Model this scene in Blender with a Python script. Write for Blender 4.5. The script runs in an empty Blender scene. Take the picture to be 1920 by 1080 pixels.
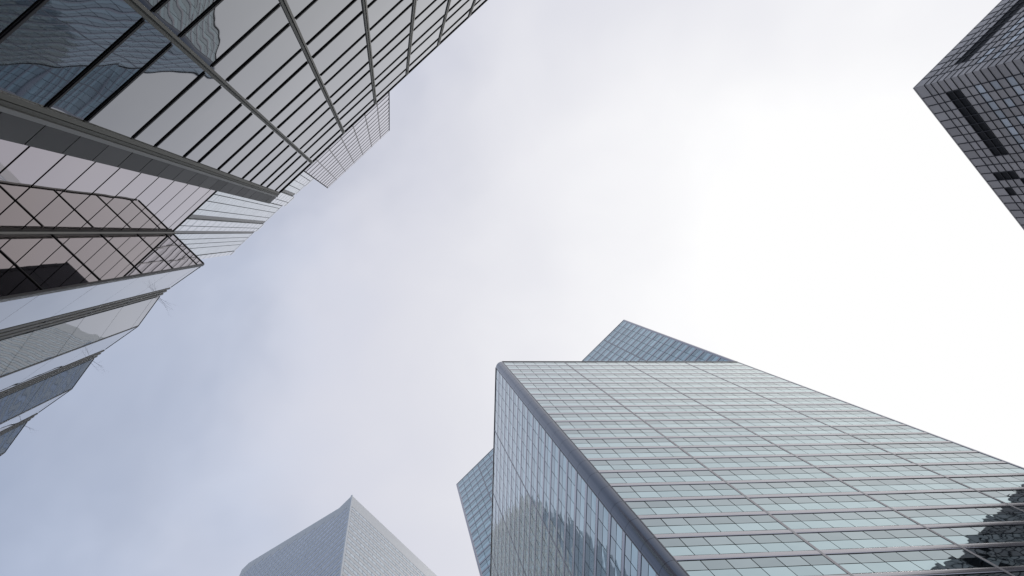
import bpy, math, random
from mathutils import Vector, Matrix
random.seed(7)
S = bpy.context.scene
COL = S.collection

# ------------------------------------------------------------------ camera
FPX, ZEN, CAMZ = 1430.0, (731.0, 436.0), 1.6       # focal length in px of a 1920 wide frame, zenith point
zc = Vector(((ZEN[0]-960)/FPX, -(ZEN[1]-540)/FPX, -1)).normalized()
xc = Vector((1, 0, 0)); xc = (xc - xc.dot(zc)*zc).normalized()
yc = zc.cross(xc)
th = math.radians(-43.4)                            # street grid against the frame
e1 = math.cos(th)*xc + math.sin(th)*yc
e2 = -math.sin(th)*xc + math.cos(th)*yc
RM = Matrix((e1, e2, zc))                           # camera -> world
cam = bpy.data.cameras.new('camera'); co = bpy.data.objects.new('camera', cam); COL.objects.link(co)
co.matrix_world = Matrix.Translation((0, 0, CAMZ)) @ RM.to_4x4()
cam.sensor_width = 36; cam.lens = 36*FPX/1920; cam.clip_start = .05; cam.clip_end = 6000
S.camera = co

# ------------------------------------------------------------------ sky and sun
SUN = Vector((.345, .445, .83)).normalized()
SUN_EL = math.asin(SUN.z); SUN_AZ = math.atan2(SUN.x, SUN.y)
W = bpy.data.worlds.new('World'); S.world = W; W.use_nodes = True
nt = W.node_tree; nt.nodes.clear(); N = nt.nodes.new; L = nt.links.new
def wmath(op, a, b=None, c=None, clamp=False):
    n = N('ShaderNodeMath'); n.operation = op; n.use_clamp = clamp
    for i, v in enumerate((a, b, c)):
        if v is None: continue
        if isinstance(v, (int, float)): n.inputs[i].default_value = v
        else: L(v, n.inputs[i])
    return n.outputs[0]
out = N('ShaderNodeOutputWorld'); bg = N('ShaderNodeBackground'); bg.inputs['Strength'].default_value = .1
L(bg.outputs[0], out.inputs['Surface'])
sky = N('ShaderNodeTexSky'); sky.sky_type = 'NISHITA'; sky.sun_disc = False
sky.sun_elevation = SUN_EL; sky.sun_rotation = SUN_AZ; sky.dust_density = .8; sky.air_density = 1.0
tc = N('ShaderNodeTexCoord')
dot = N('ShaderNodeVectorMath'); dot.operation = 'DOT_PRODUCT'; dot.inputs[1].default_value = SUN
L(tc.outputs['Generated'], dot.inputs[0])
ang = wmath('MULTIPLY', wmath('ARCCOSINE', wmath('MINIMUM', dot.outputs['Value'], .99999)), 180/math.pi)
def wnoise(scale, detail, rough, off, dist=0.):
    mp = N('ShaderNodeMapping'); mp.inputs['Location'].default_value = off; L(tc.outputs['Generated'], mp.inputs['Vector'])
    n = N('ShaderNodeTexNoise'); n.inputs['Scale'].default_value = scale; n.inputs['Detail'].default_value = detail
    n.inputs['Roughness'].default_value = rough; n.inputs['Distortion'].default_value = dist
    L(mp.outputs[0], n.inputs['Vector']); return n.outputs['Fac']
COFF = (5.7, 2.6, .2)                               # where the thin, bluer patches fall
n1 = wnoise(2.2, 3, .48, (6.5, -.3, 5.), .3)
n2 = wnoise(6., 4, .5, (.3, 4.2, 2.), .4)
nn = wmath('ADD', wmath('MULTIPLY', n1, .65), wmath('MULTIPLY', n2, .35))
anj = wmath('ADD', ang, wmath('MULTIPLY', wmath('SUBTRACT', nn, .5), 30))
def wramp(fac, stops, lo, hi):
    mr = N('ShaderNodeMapRange'); mr.inputs['From Min'].default_value = lo; mr.inputs['From Max'].default_value = hi
    L(fac, mr.inputs['Value'])
    r = N('ShaderNodeValToRGB'); L(mr.outputs[0], r.inputs['Fac']); e = r.color_ramp.elements
    r.color_ramp.interpolation = 'B_SPLINE'
    while len(e) < len(stops): e.new(.5)
    for el, (p, c) in zip(e, stops):
        el.position = (p-lo)/(hi-lo); el.color = (*c, 1)
    return r.outputs['Color']
CL = [(0, (1.6, 1.6, 1.6)), (5, (1.2, 1.2, 1.2)), (10, (1.035, 1.035, 1.04)), (16, (.965, .965, .98)), (23, (.865, .865, .905)), (31, (.755, .76, .82)),
      (39, (.69, .70, .785)), (47, (.615, .66, .785)), (60, (.545, .62, .79)), (90, (.47, .55, .72))]
cloud = wramp(anj, CL, 0, 120)
cs = N('ShaderNodeVectorMath'); cs.operation = 'SCALE'; cs.inputs['Scale'].default_value = 10.; L(cloud, cs.inputs[0])
n3 = wnoise(3.4, 4, .5, COFF, .2)
anb = wmath('ADD', ang, wmath('MULTIPLY', wmath('SUBTRACT', n3, .5), 70))
cov = wramp(anb, [(0, (1, 1, 1)), (34, (1, 1, 1)), (44, (.9,)*3), (52, (.76,)*3), (64, (.6,)*3), (120, (.5,)*3)], 0, 120)
mx = N('ShaderNodeMixRGB'); L(cov, mx.inputs['Fac']); L(sky.outputs[0], mx.inputs['Color1']); L(cs.outputs[0], mx.inputs['Color2'])
L(mx.outputs[0], bg.inputs['Color'])
sl = bpy.data.lights.new('sun', 'SUN'); sl.energy = .5; sl.angle = math.radians(10); sl.color = (1, .965, .92)
so = bpy.data.objects.new('sun', sl); COL.objects.link(so); so.rotation_euler = SUN.to_track_quat('Z', 'Y').to_euler()
so.location = (0, 0, 300)
V = S.view_settings; V.view_transform = 'Standard'; V.look = 'None'; V.exposure = 0; V.gamma = 1; V.use_curve_mapping = False
S.cycles.max_bounces = 8; S.cycles.glossy_bounces = 6

# ------------------------------------------------------------------ materials
def mat(name, base, rough=.5, metal=0., var=.06, nscale=.35, bump=0., bscale=.6, island=0., spec=.5, rvar=.0, streak=0.):
    m = bpy.data.materials.new(name); m.use_nodes = True; t = m.node_tree; p = t.nodes['Principled BSDF']
    n = t.nodes.new; l = t.links.new
    p.inputs['Roughness'].default_value = rough; p.inputs['Metallic'].default_value = metal
    p.inputs['Specular IOR Level'].default_value = spec
    geo = n('ShaderNodeNewGeometry'); oi = n('ShaderNodeObjectInfo')
    rnd = n('ShaderNodeMath'); rnd.operation = 'ADD'; l(geo.outputs['Random Per Island'], rnd.inputs[0]); l(oi.outputs['Random'], rnd.inputs[1])
    fr = n('ShaderNodeMath'); fr.operation = 'FRACT'; l(rnd.outputs[0], fr.inputs[0])
    off = n('ShaderNodeVectorMath'); off.operation = 'MULTIPLY_ADD'
    cmb = n('ShaderNodeCombineXYZ')
    for i in range(3): l(fr.outputs[0], cmb.inputs[i])
    l(cmb.outputs[0], off.inputs[0]); off.inputs[1].default_value = (31, 57, 83) if bump else (0, 0, 0); l(geo.outputs['Position'], off.inputs[2])
    nz = n('ShaderNodeTexNoise'); nz.inputs['Scale'].default_value = nscale; nz.inputs['Detail'].default_value = 4
    l(geo.outputs['Position'], nz.inputs['Vector'])
    if streak:                                        # rain streaks run down the wall
        mp = n('ShaderNodeMapping'); mp.inputs['Scale'].default_value = (1, 1, streak); l(geo.outputs['Position'], mp.inputs['Vector']); l(mp.outputs[0], nz.inputs['Vector'])
    a = n('ShaderNodeMath'); a.operation = 'MULTIPLY_ADD'; l(nz.outputs['Fac'], a.inputs[0]); a.inputs[1].default_value = 2*var; a.inputs[2].default_value = 1-var
    b = n('ShaderNodeMath'); b.operation = 'MULTIPLY_ADD'; l(fr.outputs[0], b.inputs[0]); b.inputs[1].default_value = 2*island; b.inputs[2].default_value = 1-island
    c = n('ShaderNodeMath'); c.operation = 'MULTIPLY'; l(a.outputs[0], c.inputs[0]); l(b.outputs[0], c.inputs[1])
    sc = n('ShaderNodeVectorMath'); sc.operation = 'SCALE'; sc.inputs[0].default_value = base; l(c.outputs[0], sc.inputs['Scale'])
    l(sc.outputs[0], p.inputs['Base Color'])
    if rvar:
        r = n('ShaderNodeMath'); r.operation = 'MULTIPLY_ADD'; l(nz.outputs['Fac'], r.inputs[0]); r.inputs[1].default_value = 2*rvar; r.inputs[2].default_value = rough-rvar
        l(r.outputs[0], p.inputs['Roughness'])
    if bump:                                          # roller wave and pillowing of the panes
        bn = n('ShaderNodeTexNoise'); bn.inputs['Scale'].default_value = bscale; bn.inputs['Detail'].default_value = 1.; l(off.outputs[0], bn.inputs['Vector'])
        bp = n('ShaderNodeBump'); bp.inputs['Strength'].default_value = 1; bp.inputs['Distance'].default_value = bump
        l(bn.outputs['Fac'], bp.inputs['Height']); l(bp.outputs[0], p.inputs['Normal'])
    return m
M = {}
M['glass_a'] = mat('grey_reflective_glass', (.19, .2, .212), .015, 1, .04, bump=.0055, bscale=.7, island=.06)
M['glass_b'] = mat('warm_reflective_glass', (.37, .336, .345), .015, 1, .03, bump=.004, bscale=.4, island=.03)
M['glass_j'] = mat('silver_reflective_glass', (.285, .305, .32), .015, 1, .03, bump=.006, bscale=.5, island=.03)
M['glass_e1'] = mat('teal_vision_glass', (.345, .415, .425), .02, 1, .03, bump=.012, bscale=.55, island=.12)
M['glass_e2'] = mat('mint_spandrel_glass', (.435, .56, .575), .02, 1, .03, bump=.012, bscale=.55, island=.08)
M['glass_d'] = mat('pale_tower_glass', (.45, .44, .5), .05, 1, .03, bump=.006, island=.04)
M['glass_d2'] = mat('grey_tower_glass', (.22, .215, .26), .05, 1, .03, bump=.006, island=.04)
M['glass_c'] = mat('pale_blue_bay_glass', (.5, .56, .58), .12, 1, .03, island=.05)
M['glass_h'] = mat('blue_ribbon_glass', (.34, .39, .46), .06, 1, .04, island=.1)
M['metal_e'] = mat('lilac_grey_metal', (.42, .405, .42), .16, 1, .04)
M['mull_e'] = mat('brown_grey_mullion', (.25, .235, .235), .5, .2, .05, spec=.3)
M['bay_e'] = mat('warm_grey_mullion', (.34, .325, .325), .35, .8, .05)
M['white_c'] = mat('white_glossy_panel', (.74, .77, .8), .18, .7, .04)
M['corner_e'] = mat('slate_corner_metal', (.125, .14, .165), .13, 1, .1)
M['olive'] = mat('olive_grey_aluminium', (.115, .115, .098), .55, 0, .06, rvar=.05, spec=.25)
M['lip'] = mat('light_grey_aluminium', (.26, .26, .25), .5, 0, .05, spec=.3)
M['black'] = mat('black_gasket_metal', (.03, .03, .034), .6, 0, .1, spec=.2)
M['dark'] = mat('dark_interior_backing', (.045, .047, .05), .7, 0, .1)
M['clad'] = mat('charcoal_cladding', (.062, .062, .061), .5, 0, .08, island=.62, spec=.22)
M['clad_dark'] = mat('near_black_cladding', (.03, .032, .035), .4, 0, .1, spec=.2)
M['rib'] = mat('bronze_grey_fin', (.2, .197, .188), .55, 0, .06, spec=.25)
M['pier_c'] = mat('warm_grey_pier', (.4, .39, .385), .6, 0, .06)
M['charcoal'] = mat('charcoal_metal', (.035, .035, .036), .5, 0, .06, spec=.2)
M['white'] = mat('white_aluminium', (.72, .74, .76), .5, 0, .05, nscale=.2, streak=.1)
M['alu_h'] = mat('pale_aluminium', (.74, .74, .73), .5, 0, .05, nscale=.1, streak=.15)
M['grey_i'] = mat('grey_brown_panel', (.53, .475, .445), .5, 0, .06, island=.16)
M['frame_i'] = mat('dark_grid_frame', (.05, .048, .054), .6, 0, .1, spec=.25)
M['louvre'] = mat('black_louvre', (.016, .016, .018), .7, 0, .2, spec=.2)
M['win_i'] = mat('blinded_window', (.68, .7, .72), .3, 0, .05, island=.35)
M['roofing'] = mat('grey_roofing', (.2, .2, .2), .9, 0, .1)
M['bark'] = mat('twig_bark', (.1, .08, .06), .8, 0, .2, nscale=8)
M['asphalt'] = mat('asphalt', (.05, .05, .052), .9, 0, .25, nscale=3)
M['slab'] = mat('concrete_paving', (.28, .275, .265), .85, 0, .12, nscale=1.5)
M['paint'] = mat('white_road_paint', (.75, .75, .72), .7, 0, .1, nscale=4)
M['kerb'] = mat('granite_kerb', (.3, .3, .3), .7, 0, .1, nscale=6)

# ------------------------------------------------------------------ helpers
def mesh(name, verts, faces, mats, idx=None, smooth=False):
    me = bpy.data.meshes.new(name); me.from_pydata(verts, [], faces)
    for m in mats: me.materials.append(M[m])
    if idx: me.polygons.foreach_set('material_index', idx)
    if smooth: me.polygons.foreach_set('use_smooth', [True]*len(me.polygons))
    me.update(); return me
BOXF = [(0, 3, 2, 1), (4, 5, 6, 7), (0, 1, 5, 4), (1, 2, 6, 5), (2, 3, 7, 6), (3, 0, 4, 7)]
RMT = RM.transposed()
def project(p):
    d = RMT @ Vector((p[0], p[1], p[2]-CAMZ))
    if d.z > -.01: return None
    return (960+FPX*d.x/-d.z, 540-FPX*d.y/-d.z)
class Thing:
    def __init__(s, name, label, cat, loc, group=None):
        o = bpy.data.objects.new(name, None); COL.objects.link(o); o.location = loc; o.empty_display_size = 1
        o['label'] = label; o['category'] = cat
        if group: o['group'] = group
        s.root = o; s.loc = Vector(loc); s.cells = {}
    def part(s, name, verts, faces, m, parent=None, smooth=False, label=None):
        ms = m if isinstance(m, (list, tuple)) else [m]
        me = mesh(name, [tuple(Vector(v)-s.loc) for v in verts], faces, ms, None, smooth)
        o = bpy.data.objects.new(name, me); COL.objects.link(o); o.parent = parent or s.root
        if label: o['label'] = label
        return o
    def cell(s, name, verts, m, seen=True, faces=BOXF):   # one of many pieces; the largest in view become parts of their own
        s.cells.setdefault(name, []).append((verts, m, seen, faces))
    def finish(s, limit=290):
        for name, cs in s.cells.items():
            def area(c):
                if not c[2]: return 0
                P = [project(v) for v in c[0][:8]]
                if any(p is None for p in P): return 0
                cx = sum(p[0] for p in P)/len(P); cy = sum(p[1] for p in P)/len(P)
                if not (-30 < cx < 1950 and -30 < cy < 1110): return 0
                xs = [p[0] for p in P]; ys = [p[1] for p in P]
                return (max(xs)-min(xs))*(max(ys)-min(ys))
            sc = sorted(((area(c), i) for i, c in enumerate(cs)), reverse=True)
            one = [i for a, i in sc[:limit] if a > 0]; ones = set(one)
            rest = [i for i in range(len(cs)) if i not in ones]
            if len(cs) <= limit: one = range(len(cs)); rest = []
            for i in one: s.part(name, cs[i][0], cs[i][3], cs[i][1])
            if rest:
                vs, fs, ix, ml = [], [], [], []
                for i in rest:
                    v, m, _, f = cs[i]
                    if m not in ml: ml.append(m)
                    b = len(vs); vs += [tuple(Vector(q)-s.loc) for q in v]
                    fs += [tuple(b+k for k in q) for q in f]; ix += [ml.index(m)]*len(f)
                o = bpy.data.objects.new(name+'_field', mesh(name+'_field', vs, fs, ml, ix)); COL.objects.link(o)
                o.parent = s.root; o['kind'] = 'stuff'
class Face:
    """A vertical wall plane: origin o, direction t along it, outward normal n (both 2D)."""
    def __init__(s, o, t, n):
        s.o = Vector(o); s.t = Vector(t).normalized(); s.n = Vector(n).normalized()
    def pt(s, a, d, z):
        p = s.o + s.t*a + s.n*d; return (p.x, p.y, z)
    def box(s, a0, a1, z0, z1, d0, d1):
        v = [s.pt(a0, d0, z0), s.pt(a1, d0, z0), s.pt(a1, d1, z0), s.pt(a0, d1, z0), s.pt(a0, d0, z1), s.pt(a1, d0, z1), s.pt(a1, d1, z1), s.pt(a0, d1, z1)]
        if s.t.x*s.n.y - s.t.y*s.n.x < 0: v = [v[i] for i in (3, 2, 1, 0, 7, 6, 5, 4)]
        return v
    def pane(s, a0, a1, z0, z1, d0, d1, tilt=0.):          # a pane that leans by a hair, as glazed panes do
        v = [s.pt(a0, d0, z0), s.pt(a1, d0, z0), s.pt(a1, d1+random.uniform(-tilt, tilt), z0), s.pt(a0, d1+random.uniform(-tilt, tilt), z0),
             s.pt(a0, d0, z1), s.pt(a1, d0, z1), s.pt(a1, d1+random.uniform(-tilt, tilt), z1), s.pt(a0, d1+random.uniform(-tilt, tilt), z1)]
        if s.t.x*s.n.y - s.t.y*s.n.x < 0: v = [v[i] for i in (3, 2, 1, 0, 7, 6, 5, 4)]
        return v
    def bar(s, a0, a1, z0, z1, prof):                      # profile [(d, fraction of height)] swept along the wall
        k = len(prof); vs = []
        for a in (a0, a1):
            vs += [s.pt(a, d, z0+(z1-z0)*f) for d, f in prof]
        fs = [(i, (i+1) % k, k+(i+1) % k, k+i) for i in range(k)] + [tuple(range(k))[::-1], tuple(range(k, 2*k))]
        return vs, fs
    def fin(s, a0, a1, z0, z1, prof):                      # profile [(fraction of width, d)] swept upwards
        k = len(prof); vs = []
        for z in (z0, z1):
            vs += [s.pt(a0+(a1-a0)*f, d, z) for f, d in prof]
        fs = [(i, (i+1) % k, k+(i+1) % k, k+i) for i in range(k)] + [tuple(range(k))[::-1], tuple(range(k, 2*k))]
        return vs, fs
def prism(poly, z0, z1):
    k = len(poly); vs = [(x, y, z0) for x, y in poly]+[(x, y, z1) for x, y in poly]
    return vs, [(i, (i+1) % k, k+(i+1) % k, k+i) for i in range(k)]+[tuple(range(k))[::-1], tuple(range(k, 2*k))]
def struct(name, verts, faces, m):
    o = bpy.data.objects.new(name, mesh(name, verts, faces, [m])); COL.objects.link(o); o['kind'] = 'structure'; return o
BULL = [(0, 0), (.0, .0), (.1, .10), (.12, .3), (.12, .7), (.1, .90), (.0, 1.), (0, 1.)]

# ------------------------------------------------------------------ ground
G = 3000
struct('ground', [(-G, -G, -.02), (G, -G, -.02), (G, G, -.02), (-G, G, -.02)], [(0, 1, 2, 3)], 'slab')
struct('road', [(-G, 3.2, -.012), (G, 3.2, -.012), (G, 17, -.012), (-G, 17, -.012)], [(0, 1, 2, 3)], 'asphalt')
struct('pavement_near', *prism([(-400, -4.6), (400, -4.6), (400, 3.05), (-400, 3.05)], -.1, .12), 'slab')
struct('pavement_far', *prism([(-400, 17.15), (400, 17.15), (400, 26.2), (-400, 26.2)], -.1, .12), 'slab')
struct('kerb_near', *prism([(-400, 3.05), (400, 3.05), (400, 3.2), (-400, 3.2)], -.1, .13), 'kerb')
struct('kerb_far', *prism([(-400, 17.0), (400, 17.0), (400, 17.15), (-400, 17.15)], -.1, .13), 'kerb')
for i in range(-9, 10):
    struct('lane_marking', [(i*6-1.5, 10.02, -.008), (i*6+1.5, 10.02, -.008), (i*6+1.5, 10.16, -.008), (i*6-1.5, 10.16, -.008)], [(0, 1, 2, 3)], 'paint')

# ------------------------------------------------------------------ black framed glass building (upper left)
HA = 31.0; ZA = lambda k: CAMZ+HA*k
def build_framed():
    T = Thing('glass_office_building', 'grey reflective glass building with black transoms and olive mullions, filling the upper left corner', 'building', (6, -8.5, 0))
    y0 = -.1302*HA; top = ZA(1.0)
    F = Face((0, y0), (1, 0), (0, 1))
    XL, XR = -.0834*HA, 15.06
    T.part('wall', *prism([(XL+.03, -13.0), (XR, -13.0), (XR, y0-.12), (XL+.03, y0-.12)], 0, top-.06), 'clad_dark')
    T.part('roof', *prism([(XL+.2, -12.8), (XR-.2, -12.8), (XR-.2, y0-.4), (XL+.2, y0-.4)], top-.06, top-.03), 'roofing')
    mul = [-.0094*HA+1.706*k for k in range(10)]
    xl = -.0645*HA                                          # glass starts here
    edges = [xl-.07]+mul
    U = [1-.1037*j for j in range(10)]
    lines = sorted([u for u in U]+[u-.0400 for u in U if u-.04 > .05], reverse=True)
    mw = .115
    for b in range(len(edges)-1):
        a0 = edges[b]+(mw/2 if b else .07); a1 = edges[b+1]-mw/2
        for i in range(len(lines)-1):
            z1, z0 = ZA(lines[i]), ZA(lines[i+1])
            T.cell('pane', F.pane(a0-.03, a1+.03, z0+.004, z1-.004, -.06, 0, .003), 'glass_a')
            T.cell('transom', F.box(a0+.02, a1-.02, z0-.03, z0+.03, .002, .026), 'black')
            T.cell('transom_rib', F.box(a0+.0, a1-.0, z0-.055, z0-.036, .002, .012), 'charcoal')
        T.cell('plinth_panel', F.box(a0-.02, a1+.02, .12, ZA(lines[-1])-.05, -.06, .03), 'clad')
    prof = [(0, .003), (0, .03), (.38, .035), (.40, .006), (.60, .006), (.62, .035), (1, .03), (1, .003)]
    for x in mul:
        v, f = F.fin(x-mw/2, x+mw/2, .12, top+.02, prof); T.part('mullion', v, f, 'olive')
    # left end frame: glazing bead, bright lip, charcoal cladding strip
    v, f = F.fin(xl-.135, xl, .12, top, [(0, .003), (0, .05), (.42, .05), (.42, .02), (.5, .02), (.5, .045), (1, .03), (1, .003)]); T.part('end_frame', v, f, 'olive')
    T.part('end_lip', F.box(-.0712*HA, -.0692*HA, .12, top+.01, -.06, .07), BOXF, 'lip')
    zs = [1.0-.0363*i for i in range(28)]
    for i in range(27):
        T.cell('cladding_panel', F.pane(XL, -.0714*HA, ZA(zs[i+1])+.014, ZA(zs[i])-.014, -.08, .05, .002), 'clad')
    Fr = Face((XL+.03, y0), (0, -1), (-1, 0))               # return wall of the notch
    for i in range(10):
        T.cell('return_panel', Fr.box(.1, 1.66, max(.12, ZA(1-.1037*(i+1))+.012), ZA(1-.1037*i)-.012, 0, .03), 'clad_dark')
    T.part('coping', F.box(XL+.02, XR, top-.03, top+.035, -.3, .035), BOXF, 'black')
    T.finish(300)
build_framed()

# ------------------------------------------------------------------ sawtooth glass building (left)
def build_sawtooth():
    T = Thing('sawtooth_glass_building', 'low mirror glass building with a notched corner and sawtooth bays, at the left edge', 'building', (-15, -8, 0))
    yf1 = -.184*HA; xf2 = -6.03; top = ZA(1.0)
    xa = -.0834*HA
    fl = [.972-.1042*k for k in range(10)]
    per = -3.40; P0 = Vector((-6.05, -4.01)); teeth = []
    for k in range(9):
        b = P0+Vector((per*k, .045*k if k < 4 else .135))
        b = Vector((P0.x+per*k, P0.y+.03*min(k, 3)))
        teeth.append([b, b+Vector((-1.46, -.2)), b+Vector((-2.0, -.235))])
    end = Vector((P0.x+per*9, P0.y+.06))
    outline = [p for t in teeth for p in t]+[end]
    back = [(p.x, p.y-.1) for p in outline]
    poly = [(xa-.02, -11.4), (xa-.02, yf1-.12), (xf2-.1, yf1-.12)]+[(xf2-.1, P0.y-.1)]+back[1:]+[(end.x, -11.4)]
    T.part('wall', *prism(poly[::-1], 0, top-.08), 'dark')
    T.part('roof', *prism([(xa-.3, -11.2), (end.x+.3, -11.2), (end.x+.3, -5.9), (xa-.3, -5.9)], top-.08, top-.05), 'roofing')
    # notch, back wall: two panes a storey
    F1 = Face((xf2, yf1), (1, 0), (0, 1)); ln = xa-xf2
    hl = sorted(fl+[f-.0521 for f in fl], reverse=True); hl = [h for h in hl if h > .03]
    hs = [1.004]+hl
    for i in range(len(hs)-1):
        z1, z0 = ZA(hs[i]), ZA(hs[i+1])
        T.cell('pane', F1.pane(.09, ln-.03, z0+.045, z1-.045, -.06, 0, .001), 'glass_b')
    T.part('plinth_panel', F1.box(.09, ln-.03, .12, ZA(hs[-1])-.022, -.06, 0), BOXF, 'clad_dark')
    T.part('coping', F1.box(-.02, ln, ZA(1.004), ZA(1.004)+.05, -.25, .03), BOXF, 'rib')
    # notch, side wall: one pane a storey
    F2 = Face((xf2, yf1), (0, 1), (1, 0)); l2 = P0.y-yf1
    hs = [1.004]+fl
    for i in range(len(hs)-1):
        z1, z0 = ZA(hs[i]), ZA(hs[i+1])
        T.cell('pane', F2.pane(.09, l2-.03, z0+.03, z1-.03, -.06, 0, .001), 'glass_b')
        if i: T.cell('transom', F2.box(.08, l2-.01, z1-.028, z1+.028, -.04, .02), 'black')
    T.part('plinth_panel', F2.box(.09, l2-.02, .12, ZA(hs[-1])-.03, -.06, 0), BOXF, 'clad_dark')
    T.part('coping', F2.box(-.02, l2-.02, ZA(1.004), ZA(1.004)+.05, -.25, .03), BOXF, 'rib')
    post = T.part('corner_post', F1.box(-.08, .085, .12, ZA(1.006), -.1, .085), BOXF, 'black')
    c = xf2+.06; T.part('post_cover', *prism([(c, yf1+.03), (c+.06, yf1+.09), (c+.025, yf1+.125), (c-.035, yf1+.065)], .12, ZA(1.004)), 'charcoal', post)
    T.part('corner_trim', F2.box(l2-.03, l2+.035, .12, ZA(1.0), -.06, .03), BOXF, 'clad')
    # sawtooth bays: white-ish flank, three fins, glass flank
    for k, (a, b, c) in enumerate(teeth):
        nx = teeth[k+1][0] if k+1 < len(teeth) else end
        for kind, p, q in (('s', a, b), ('g', c, nx)):
            t = q-p; n = Vector((t.y, -t.x)); n = n if n.y > 0 else -n
            F = Face(p, t, n); ln = t.length
            hs = [1.0]+fl
            for i in range(len(hs)-1):
                z1, z0 = ZA(hs[i]), ZA(hs[i+1])
                T.cell('pane', F.pane(.014, ln-.014, z0+(.011 if kind == 's' else .014), z1-(.011 if kind == 's' else .014), -.06, 0, .0012), 'glass_j')
            T.cell('plinth_panel', F.box(.014, ln-.014, .12, ZA(hs[-1])-.014, -.06, 0), 'clad')
            T.cell('coping', F.box(0, ln, ZA(1.0), ZA(1.0)+.04, -.2, .012), 'rib')
            if kind == 'g': T.cell('edge_bead', F.box(ln-.05, ln-.005, .12, ZA(1.0)-.01, .002, .012), 'rib')
        t = c-b; n = Vector((t.y, -t.x)); n = n if n.y > 0 else -n
        F = Face(b, t, n); ln = t.length; w = ln/7
        for j in range(3):
            a0 = w*(.35+2.2*j)
            v, f = F.fin(a0, a0+w*1.25, .12, ZA(1.0)+.02, [(0, -.055), (0, .005), (.25, .022), (.75, .022), (1, .005), (1, -.055)])
            T.part('fin', v, f, 'rib')
            for h in fl[:-1]:
                T.cell('bracket', F.box(a0+w*1.2, a0+w*2.1, ZA(h)-.07, ZA(h)+.07, -.05, .016), 'black')
        T.cell('fin_backing', F.box(0.005, ln-.005, .12, ZA(1.0)-.02, -.09, -.06), 'clad_dark')
    T.finish(300)
build_sawtooth()

# ------------------------------------------------------------------ pale bay tower behind
HC = 140.0
def build_pale():
    T = Thing('pale_bay_tower', 'pale blue and white tower with vertical bays, rising behind the notched glass building', 'tower', (-12, -26, 0))
    y0 = -.1157*HC; top = CAMZ+HC; kx = lambda k: k*HC
    x0, x1 = kx(-.1627), kx(-.0187)
    T.part('wall', *prism([(x0, -36), (x1, -36), (x1, y0-.15), (x0, y0-.15)], 0, top-.4), 'dark')
    F = Face((0, y0), (1, 0), (0, 1))
    bays = [(-.1627, -.1556, 'white', .1, []), (-.1556, -.1238, 'glass_c', .0, [-.1440, -.1375, -.131]), (-.1238, -.1197, 'rib', -.1, []),
            (-.1197, -.1062, 'white', .12, [-.1137]), (-.1062, -.1020, 'rib', -.1, []), (-.1020, -.0740, 'glass_c', .0, [-.0957, -.0862, -.0785]),
            (-.0740, -.0720, 'rib', -.1, []), (-.0720, -.0555, 'white', .3, [-.0655]), (-.0555, -.0515, 'rib', -.1, []),
            (-.0515, -.0360, 'glass_c', .1, [-.044]), (-.0360, -.0187, 'white', .2, [-.027])]
    fh = 3.3; nf = int((HC-1)/fh)
    for ka, kb, m, d, splits in bays:
        ks = [ka]+splits+[kb]
        tp = top+(0.5 if m == 'white' else 0.0)
        for a, b in zip(ks, ks[1:]):
            a, b = kx(a), kx(b)
            if m == 'rib':
                T.part('recessed_pier', F.box(a+.02, b-.02, 0, top-.5, -.14, d+.05), BOXF, 'pier_c') 
                continue
            for i in range(nf):
                z1 = top-.6-i*fh; z0 = z1-fh
                s = z1 > .6*HC
                if m == 'white':
                    T.cell('panel', F.pane(a+.05, b-.05, z0+.02, z0+2.6, -.14, d, .002), 'white_c', s)
                    T.cell('pane', F.pane(a+.05, b-.05, z0+2.62, z1-.0, -.14, d-.01, .002), 'glass_c', s)
                else:
                    T.cell('pane', F.pane(a+.05, b-.05, z0+.04, z0+1.6, -.14, d, .004), 'glass_c', s)
                    T.cell('pane', F.pane(a+.05, b-.05, z0+1.66, z1-.0, -.14, d, .004), 'glass_c', s)
        T.part('bay_cap', F.box(kx(ka)+.02, kx(kb)-.02, top-.58, tp, -.3, max(d, 0)+.02), BOXF, 'white_c')
    T.finish(290)
build_pale()

# ------------------------------------------------------------------ slim grid tower behind the framed building
HD = 143.0
def build_slim():
    T = Thing('slim_grid_tower', 'slim lilac grey tower with fine horizontal stripes and thin mullions, behind the black framed building', 'tower', (5, -21, 0))
    y0 = -.0942*HD; x0 = -.0174*HD; x1 = .0900*HD; top = CAMZ+HD
    T.part('wall', *prism([(x0+.05, -29), (x1-.05, -29), (x1-.05, y0-.1), (x0+.05, y0-.1)], 0, top-.2), 'dark')
    bay = (x1-x0)/7; fh = 3.5; nf = int(HD/fh)
    for F, nb, w, see in ((Face((x0, y0), (1, 0), (0, 1)), 7, bay, 1), (Face((x1, y0), (0, -1), (1, 0)), 7, 15.4/7, 0), (Face((x0, y0), (0, -1), (-1, 0)), 7, 15.4/7, 0)):
        for b in range(nb):
            for i in range(nf):
                z1 = top-.15-i*fh; s = bool(see) and z1 > CAMZ+.71*HD
                T.cell('pane', F.pane(b*w+.06, (b+1)*w-.06, z1-fh+.05, z1-fh*.48, -.1, 0, .006), 'glass_d2', s)
                T.cell('spandrel', F.pane(b*w+.06, (b+1)*w-.06, z1-fh*.46, z1-.03, -.1, .04, .004), 'glass_d', s)
        for b in range(nb+1):
            T.part('mullion', F.box(b*w-.06, b*w+.06, 0, top, -.1, .06), BOXF, 'mull_e')
    T.part('coping', *prism([(x0-.05, -28.9), (x1+.05, -28.9), (x1+.05, y0+.05), (x0-.05, y0+.05)], top-.1, top+.15), 'metal_e')
    T.finish(290)
build_slim()

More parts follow.
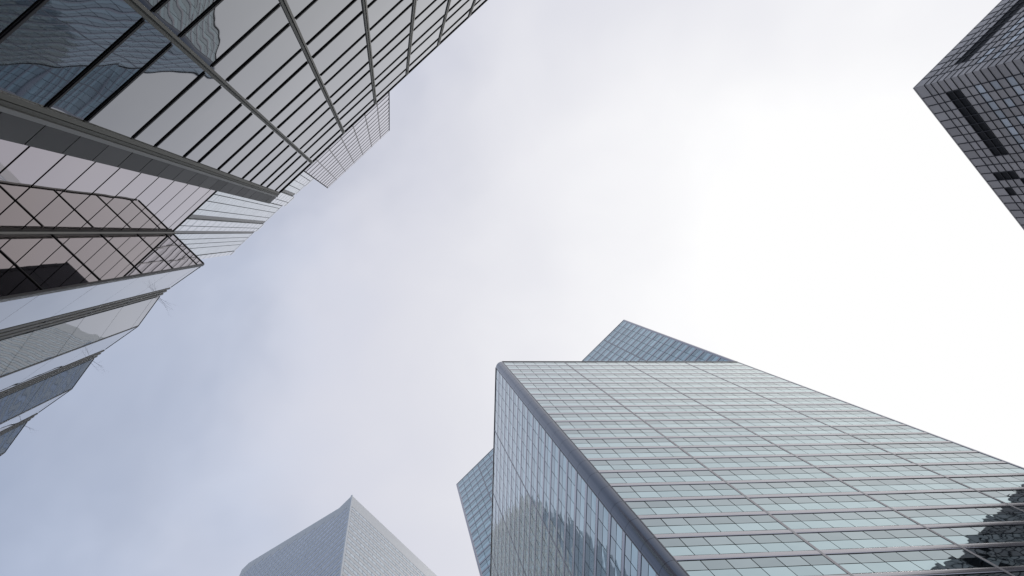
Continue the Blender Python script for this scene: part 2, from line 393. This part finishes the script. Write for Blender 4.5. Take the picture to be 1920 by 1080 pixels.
# ------------------------------------------------------------------ teal glass tower with a wedge front (right)
HE, HF = 127.0, 194.0
def build_wedge():
    T = Thing('wedge_glass_tower', 'teal mirror glass tower with lilac floor bands and a rounded wedge corner, lower right', 'tower', (0, 70, 0))
    K = Vector((-.0178*HE, .2203*HE)); r2 = math.sqrt(.5); LEN = 43.55; rad = 1.0
    tr, nr = Vector((r2, r2)), Vector((r2, -r2)); tl, nl = Vector((-r2, r2)), Vector((-r2, -r2))
    R = K+tr*LEN; Lq = K+tl*LEN; yd = R.y; top = CAMZ+HE; topF = CAMZ+HF; fh = .02990*HE
    i1 = .14
    inset = lambda p, n: p-n*i1
    c0 = K+Vector((0, i1/r2))
    T.part('wall', *prism([(c0.x, c0.y+.5), (R.x-.3, R.y), (R.x-.3, yd+40), (Lq.x+.3, yd+40), (Lq.x+.3, Lq.y)], 0, top-.25), 'dark')
    T.part('wall', *prism([(Lq.x+.15, yd+i1), (R.x-.15, yd+i1), (R.x-.15, yd+45), (Lq.x+.15, yd+45)], 0, topF-.2), 'dark')
    T.part('wedge_roof', *prism([(c0.x, c0.y+1.2), (R.x-1.5, R.y-.6), (Lq.x+1.5, Lq.y-.6)], top-.25, top-.2), 'roofing')
    # rounded corner column
    cc = K+Vector((0, rad/r2)); arc = []
    for j in range(13):
        a = math.radians(-135+90*j/12); arc.append((cc.x+(rad+.04)*math.cos(a), cc.y+(rad+.04)*math.sin(a)))
    inner = [(cc.x+(rad-.3)*math.cos(math.radians(-135+90*j/12)), cc.y+(rad-.3)*math.sin(math.radians(-135+90*j/12))) for j in range(13)][::-1]
    poly = arc+inner
    nseg = 34
    for i in range(nseg):
        z1 = top-i*fh; z0 = max(0, z1-fh+.035)
        if z1 <= 0.5: break
        k = len(poly); vs = [(x, y, z0) for x, y in poly]+[(x, y, z1) for x, y in poly]
        fs = [(52+q, 53+q, 66+q, 65+q) for q in range(12)]+[(q, (q+1) % k, k+(q+1) % k, k+q) for q in range(12, k)]
        fs += [(q, q+1, k-2-q, k-1-q)[::-1] for q in range(12)]+[(k+q, k+q+1, 2*k-2-q, 2*k-1-q) for q in range(12)]
        vs += [(x, y, z0) for x, y in arc]+[(x, y, z1) for x, y in arc]
        o = T.part('corner_segment', vs, fs, 'corner_e')
        for p in o.data.polygons: p.use_smooth = p.index < 12
    for F in (Face(K, tr, nr), Face(K, tl, nl)):
        T.part('corner_trim', F.box(rad-.02, rad+.08, 0, top+.05, -.1, .06), BOXF, 'mull_e')
        heavy = [.93, 11.77, 22.63, 33.5, 43.5]
        for h in heavy[1:]: T.part('mullion', F.box(h-.12, h+.12, 0, top+.02, -.12, .03), BOXF, 'bay_e')
        nf = 33
        for i in range(nf):
            z1 = top-i*fh; z0 = z1-fh
            seen = True
            v, f = F.bar(rad+.09, LEN-.02, z0+.0, z0+.19*fh, [(0, -.12) if 0 else (-.12, 0)]+[(d*.2, q) for d, q in BULL[1:-1]]+[(-.12, 1)])
            T.part('floor_band', v, f, 'metal_e')
            for b in range(4):
                h0, h1 = heavy[b], heavy[b+1]; h0 = max(h0, rad+.09); w = (h1-heavy[b])/6
                for p in range(6):
                    a0 = max(heavy[b]+p*w, h0); a1 = heavy[b]+(p+1)*w
                    lo = .035 if p else .13; hi = .035 if p < 5 else .14
                    if b == 0 and p == 0: lo = .03
                    T.cell('pane', F.pane(a0+lo, a1-hi, z0+.595*fh, z1-.045*fh, -.1, 0, .007), 'glass_e1', seen)
                    T.cell('pane', F.pane(a0+lo*.7, a1-hi*.85, z0+.2*fh, z0+.57*fh, -.1, 0, .007), 'glass_e2', seen)
        T.part('coping', F.box(rad, LEN, top, top+.25, -.5, .1), BOXF, 'metal_e')
    # tall diagonal slab behind the wedge
    F = Face((Lq.x, yd), (1, 0), (0, -1)); wd = R.x-Lq.x; h = [.3, 7.6, 7.6+11.6, 7.6+23.2, 7.6+34.8, wd-7.6, wd-.3]
    hv = [.3, 7.6]+[7.6+(wd-15.2)/4*k for k in range(1, 4)]+[wd-7.6, wd-.3]
    nf = int((HF-HE)/fh)+2
    for x in hv[1:-1]: T.part('mullion', F.box(x-.11, x+.11, top-3, topF, -.12, .03), BOXF, 'bay_e')
    for i in range(nf):
        z1 = topF-i*fh; z0 = z1-fh
        v, f = F.bar(.3, wd-.3, z0, z0+.17*fh, [(-.12, 0)]+[(d*.2, q) for d, q in BULL[1:-1]]+[(-.12, 1)]); T.part('floor_band', v, f, 'metal_e')
        for b in range(6):
            n = 4 if b in (0, 5) else 6; w = (hv[b+1]-hv[b])/n
            for p in range(n):
                a0, a1 = hv[b]+p*w, hv[b]+(p+1)*w
                lo = .035 if p else .13; hi = .035 if p < n-1 else .13
                T.cell('pane', F.pane(a0+lo, a1-hi, z0+.595*fh, z1-.045*fh, -.1, 0, .007), 'glass_e1', z1 > top)
                T.cell('pane', F.pane(a0+lo, a1-hi, z0+.18*fh, z0+.57*fh, -.1, 0, .007), 'glass_e2', z1 > top)
    for x, s in ((Lq.x+.15, 1), (R.x-.15, -1)):
        cy = [(x+.32*math.cos(a*math.pi/6), yd+.2+.32*math.sin(a*math.pi/6)) for a in range(12)]
        T.part('edge_column', *prism(cy, 0, topF+.1), 'metal_e', smooth=False)
    T.part('coping', F.box(.1, wd-.1, topF, topF+.2, -.5, .06), BOXF, 'metal_e')
    for F, s in ((Face((R.x, yd+.5), (0, 1), (1, 0)), 1), (Face((Lq.x, yd+.5), (0, 1), (-1, 0)), -1)):
        for i in range(50):
            z1 = topF-i*fh
            T.cell('side_band', F.box(0, 44, z1-fh+.2, z1-fh*.5, -.2, 0), 'metal_e', False)
    T.finish(300)
build_wedge()

# ------------------------------------------------------------------ white tower with a slanted roof (bottom)
HH = 240.0
def build_slant():
    T = Thing('slant_roof_tower', 'pale aluminium striped tower with a slanted roof, peeking in at the bottom edge', 'tower', (-95, 80, 0))
    xr, y0, yb = -.2752*HH, .2138*HH, .2138*HH+57; xs, xp, xl = -.2985*HH, -120., -123.5
    top, pk = CAMZ+HH, CAMZ+HH*1.171
    prof = [(xl, 0), (xr, 0), (xr, top), (xs, top), (xp, pk), (xl, pk)]
    k = len(prof); vs = [(x, y0+.0, z) for x, z in prof]+[(x, yb, z) for x, z in prof]
    T.part('wall', vs, [(i, k+i, k+(i+1) % k, (i+1) % k) for i in range(k)]+[tuple(range(k)), tuple(range(k, 2*k))[::-1]], 'alu_h')
    F = Face((xl, y0), (1, 0), (0, -1)); fh = 3.9
    def xmax(z): return xr if z < top else xs-(z-top)*(xs-xp)/(pk-top)
    for i in range(70):
        z1 = pk-4-i*fh; z0 = z1-fh
        if z0 < 60: break
        a1 = (xmax(z1+2) if z1+2 > top-9 else xr)-xl-(2.2 if z1 > top-8 else .8)
        if a1 < 4: continue
        n = max(1, int(a1/1.55)); w = a1/n
        for j in range(n):
            T.cell('pane', F.box(.5+j*w+.07, .5+(j+1)*w-.07-.0, z0+.2, z0+2.0, -.1, .04), 'glass_h', True)
        T.part('floor_band', F.box(.3, a1+.6, z0+2.02, z0+3.75, -.1, .07), BOXF, 'alu_h')
    F = Face((xr, y0), (0, 1), (1, 0)); ln = yb-y0
    for i in range(60):
        z1 = top-7-i*fh; z0 = z1-fh
        if z0 < 60: break
        n = int((ln-2.4)/1.55); w = (ln-2.4)/n
        for j in range(n):
            T.cell('pane', F.box(.6+j*w+.07, .6+(j+1)*w-.07, z0+.2, z0+2.0, -.1, .04), 'glass_h', True)
        T.part('floor_band', F.box(.4, ln-1.6, z0+2.02, z0+3.75, -.1, .07), BOXF, 'alu_h')
    v = [(xr-.0, y0-.25, 0), (xr+.25, y0-.25, 0), (xr+.25, y0, 0), (xr-.0, y0+.0, 0)]
    T.part('corner_trim', *prism([(xr-.3, y0-.22), (xr+.22, y0-.22), (xr+.22, y0+.3), (xr-.3, y0+.3)], 0, top-.05), 'white')
    T.finish(290)
build_slant()

# ------------------------------------------------------------------ dark grid tower (upper right)
HI = 120.0
def build_grid():
    T = Thing('dark_grid_tower', 'dark grey grid tower with black louvre strips, in the upper right corner', 'tower', (105, 70, 0))
    x0, y0 = .6785*HI, .359*HI; top = CAMZ+HI; ex, ey = x0+46.2, y0+44.3
    T.part('wall', *prism([(x0+.06, y0+.06), (ex, y0+.06), (ex, ey), (x0+.06, ey)], 0, top-.1), 'frame_i')
    rh = 1.53
    for side, F, first, cw in ((0, Face((x0, y0), (0, 1), (-1, 0)), 2.4, 1.745), (1, Face((x0, y0), (1, 0), (0, -1)), 2.15, 1.84)):
        for c in range(25):
            a0 = 0 if c == 0 else first+(c-1)*cw; a1 = first if c == 0 else a0+cw
            for r in range(74):
                z1 = top if r == 0 else top-2.5-(r-1)*rh; z0 = top-2.5 if r == 0 else z1-rh
                m = 'grey_i'
                if r in (3, 4) and ((side == 0 and 1 <= c <= 8) or (side == 1 and c >= 2)): m = 'louvre'
                elif r >= 7 and r % 2 == 1 and c >= 1 and random.random() < (.75 if side else (.86 if c < 9 else .6)): m = 'win_i'
                elif side == 0 and (r, c) in ((2, 11), (3, 11), (1, 11), (1, 13), (4, 12), (5, 12)): m = 'louvre'
                elif r > 14 and random.random() < .03: m = 'louvre'
                d = .0 if m == 'grey_i' else (-.03 if m == 'win_i' else -.045)
                g0 = .0 if c == 0 else .1
                v = F.pane(a0+g0, a1-.1, z0+.1, z1-(.1 if r else .02), -.13, d, .002 if m == 'louvre' else .006)
                T.cell({'grey_i': 'panel', 'louvre': 'louvre', 'win_i': 'pane'}[m], v, m)
        wd = first+24*cw
        for r in range(75):
            z = top-2.5-r*rh
            if z > .3: T.cell('frame_rail', F.box(.02, wd, z-.06, z+.06, -.1, .075), 'frame_i')
        for c in range(25):
            T.cell('frame_post', F.box(first+c*cw-.06, first+c*cw+.06, 0, top-.03, -.1, .065), 'frame_i')
    T.part('coping', *prism([(x0-.05, y0-.05), (ex, y0-.05), (ex, ey), (x0-.05, ey)], top-.0, top+.25), 'grey_i')
    T.finish(300)
build_grid()

# ------------------------------------------------------------------ bare twigs hanging over the sawtooth roof edge
def build_twigs(name, label, base, n, seed, reach):
    rn = random.Random(seed); T = Thing(name, label, 'shrub', base, 'bare shrubs on the sawtooth roof edge')
    bx = Vector(base)
    def branch(p, d, ln, r, depth, into):
        pts = [p]; 
        for i in range(4):
            d = (d+Vector((rn.uniform(-.22, .22), rn.uniform(-.22, .22), rn.uniform(-.2, .2)-.06))).normalized(); pts.append(pts[-1]+d*ln/4)
        for i in range(4):
            r0, r1 = r*(1-i*.2), r*(1-(i+1)*.2); b = len(into[0]); ax = (pts[i+1]-pts[i]).normalized(); s = ax.orthogonal().normalized(); q = ax.cross(s)
            for P, rr in ((pts[i], r0), (pts[i+1], r1)):
                for j in range(3):
                    a = j*2*math.pi/3; into[0].append(tuple(P+(s*math.cos(a)+q*math.sin(a))*rr))
            into[1].extend([(b+j, b+(j+1) % 3, b+3+(j+1) % 3, b+3+j) for j in range(3)])
            if depth and i > 0:
                for _ in range(1):
                    branch(pts[i+1], (d+Vector((rn.uniform(-.7, .7), rn.uniform(-.7, .7), rn.uniform(-.4, .5)))).normalized(), ln*.5, r1*.7, depth-1, into)
    for i in range(n):
        vs, fs = [], []
        branch(bx+Vector((rn.uniform(-.15, .15), 0, 0)), Vector((rn.uniform(-.6, .5), rn.uniform(.7, 1.2), rn.uniform(-.15, .35))).normalized(), reach*rn.uniform(.6, 1.1), .0055, 2, (vs, fs))
        T.part('branch', vs, fs, 'bark')
for i, lab in enumerate(('bare twiggy shrub over the roof edge, nearest the notch of the sawtooth building',
                         'bare twiggy shrub over the roof edge, middle of three on the sawtooth building',
                         'bare twiggy shrub over the roof edge, lowest at the left edge of the sawtooth building')):
    build_twigs('bare_shrub', lab, (-8.15-3.4*i, -4.28+.03*i, ZA(1.0)+.06), (4, 3, 2)[i], 11+i, (.75, .7, .5)[i])
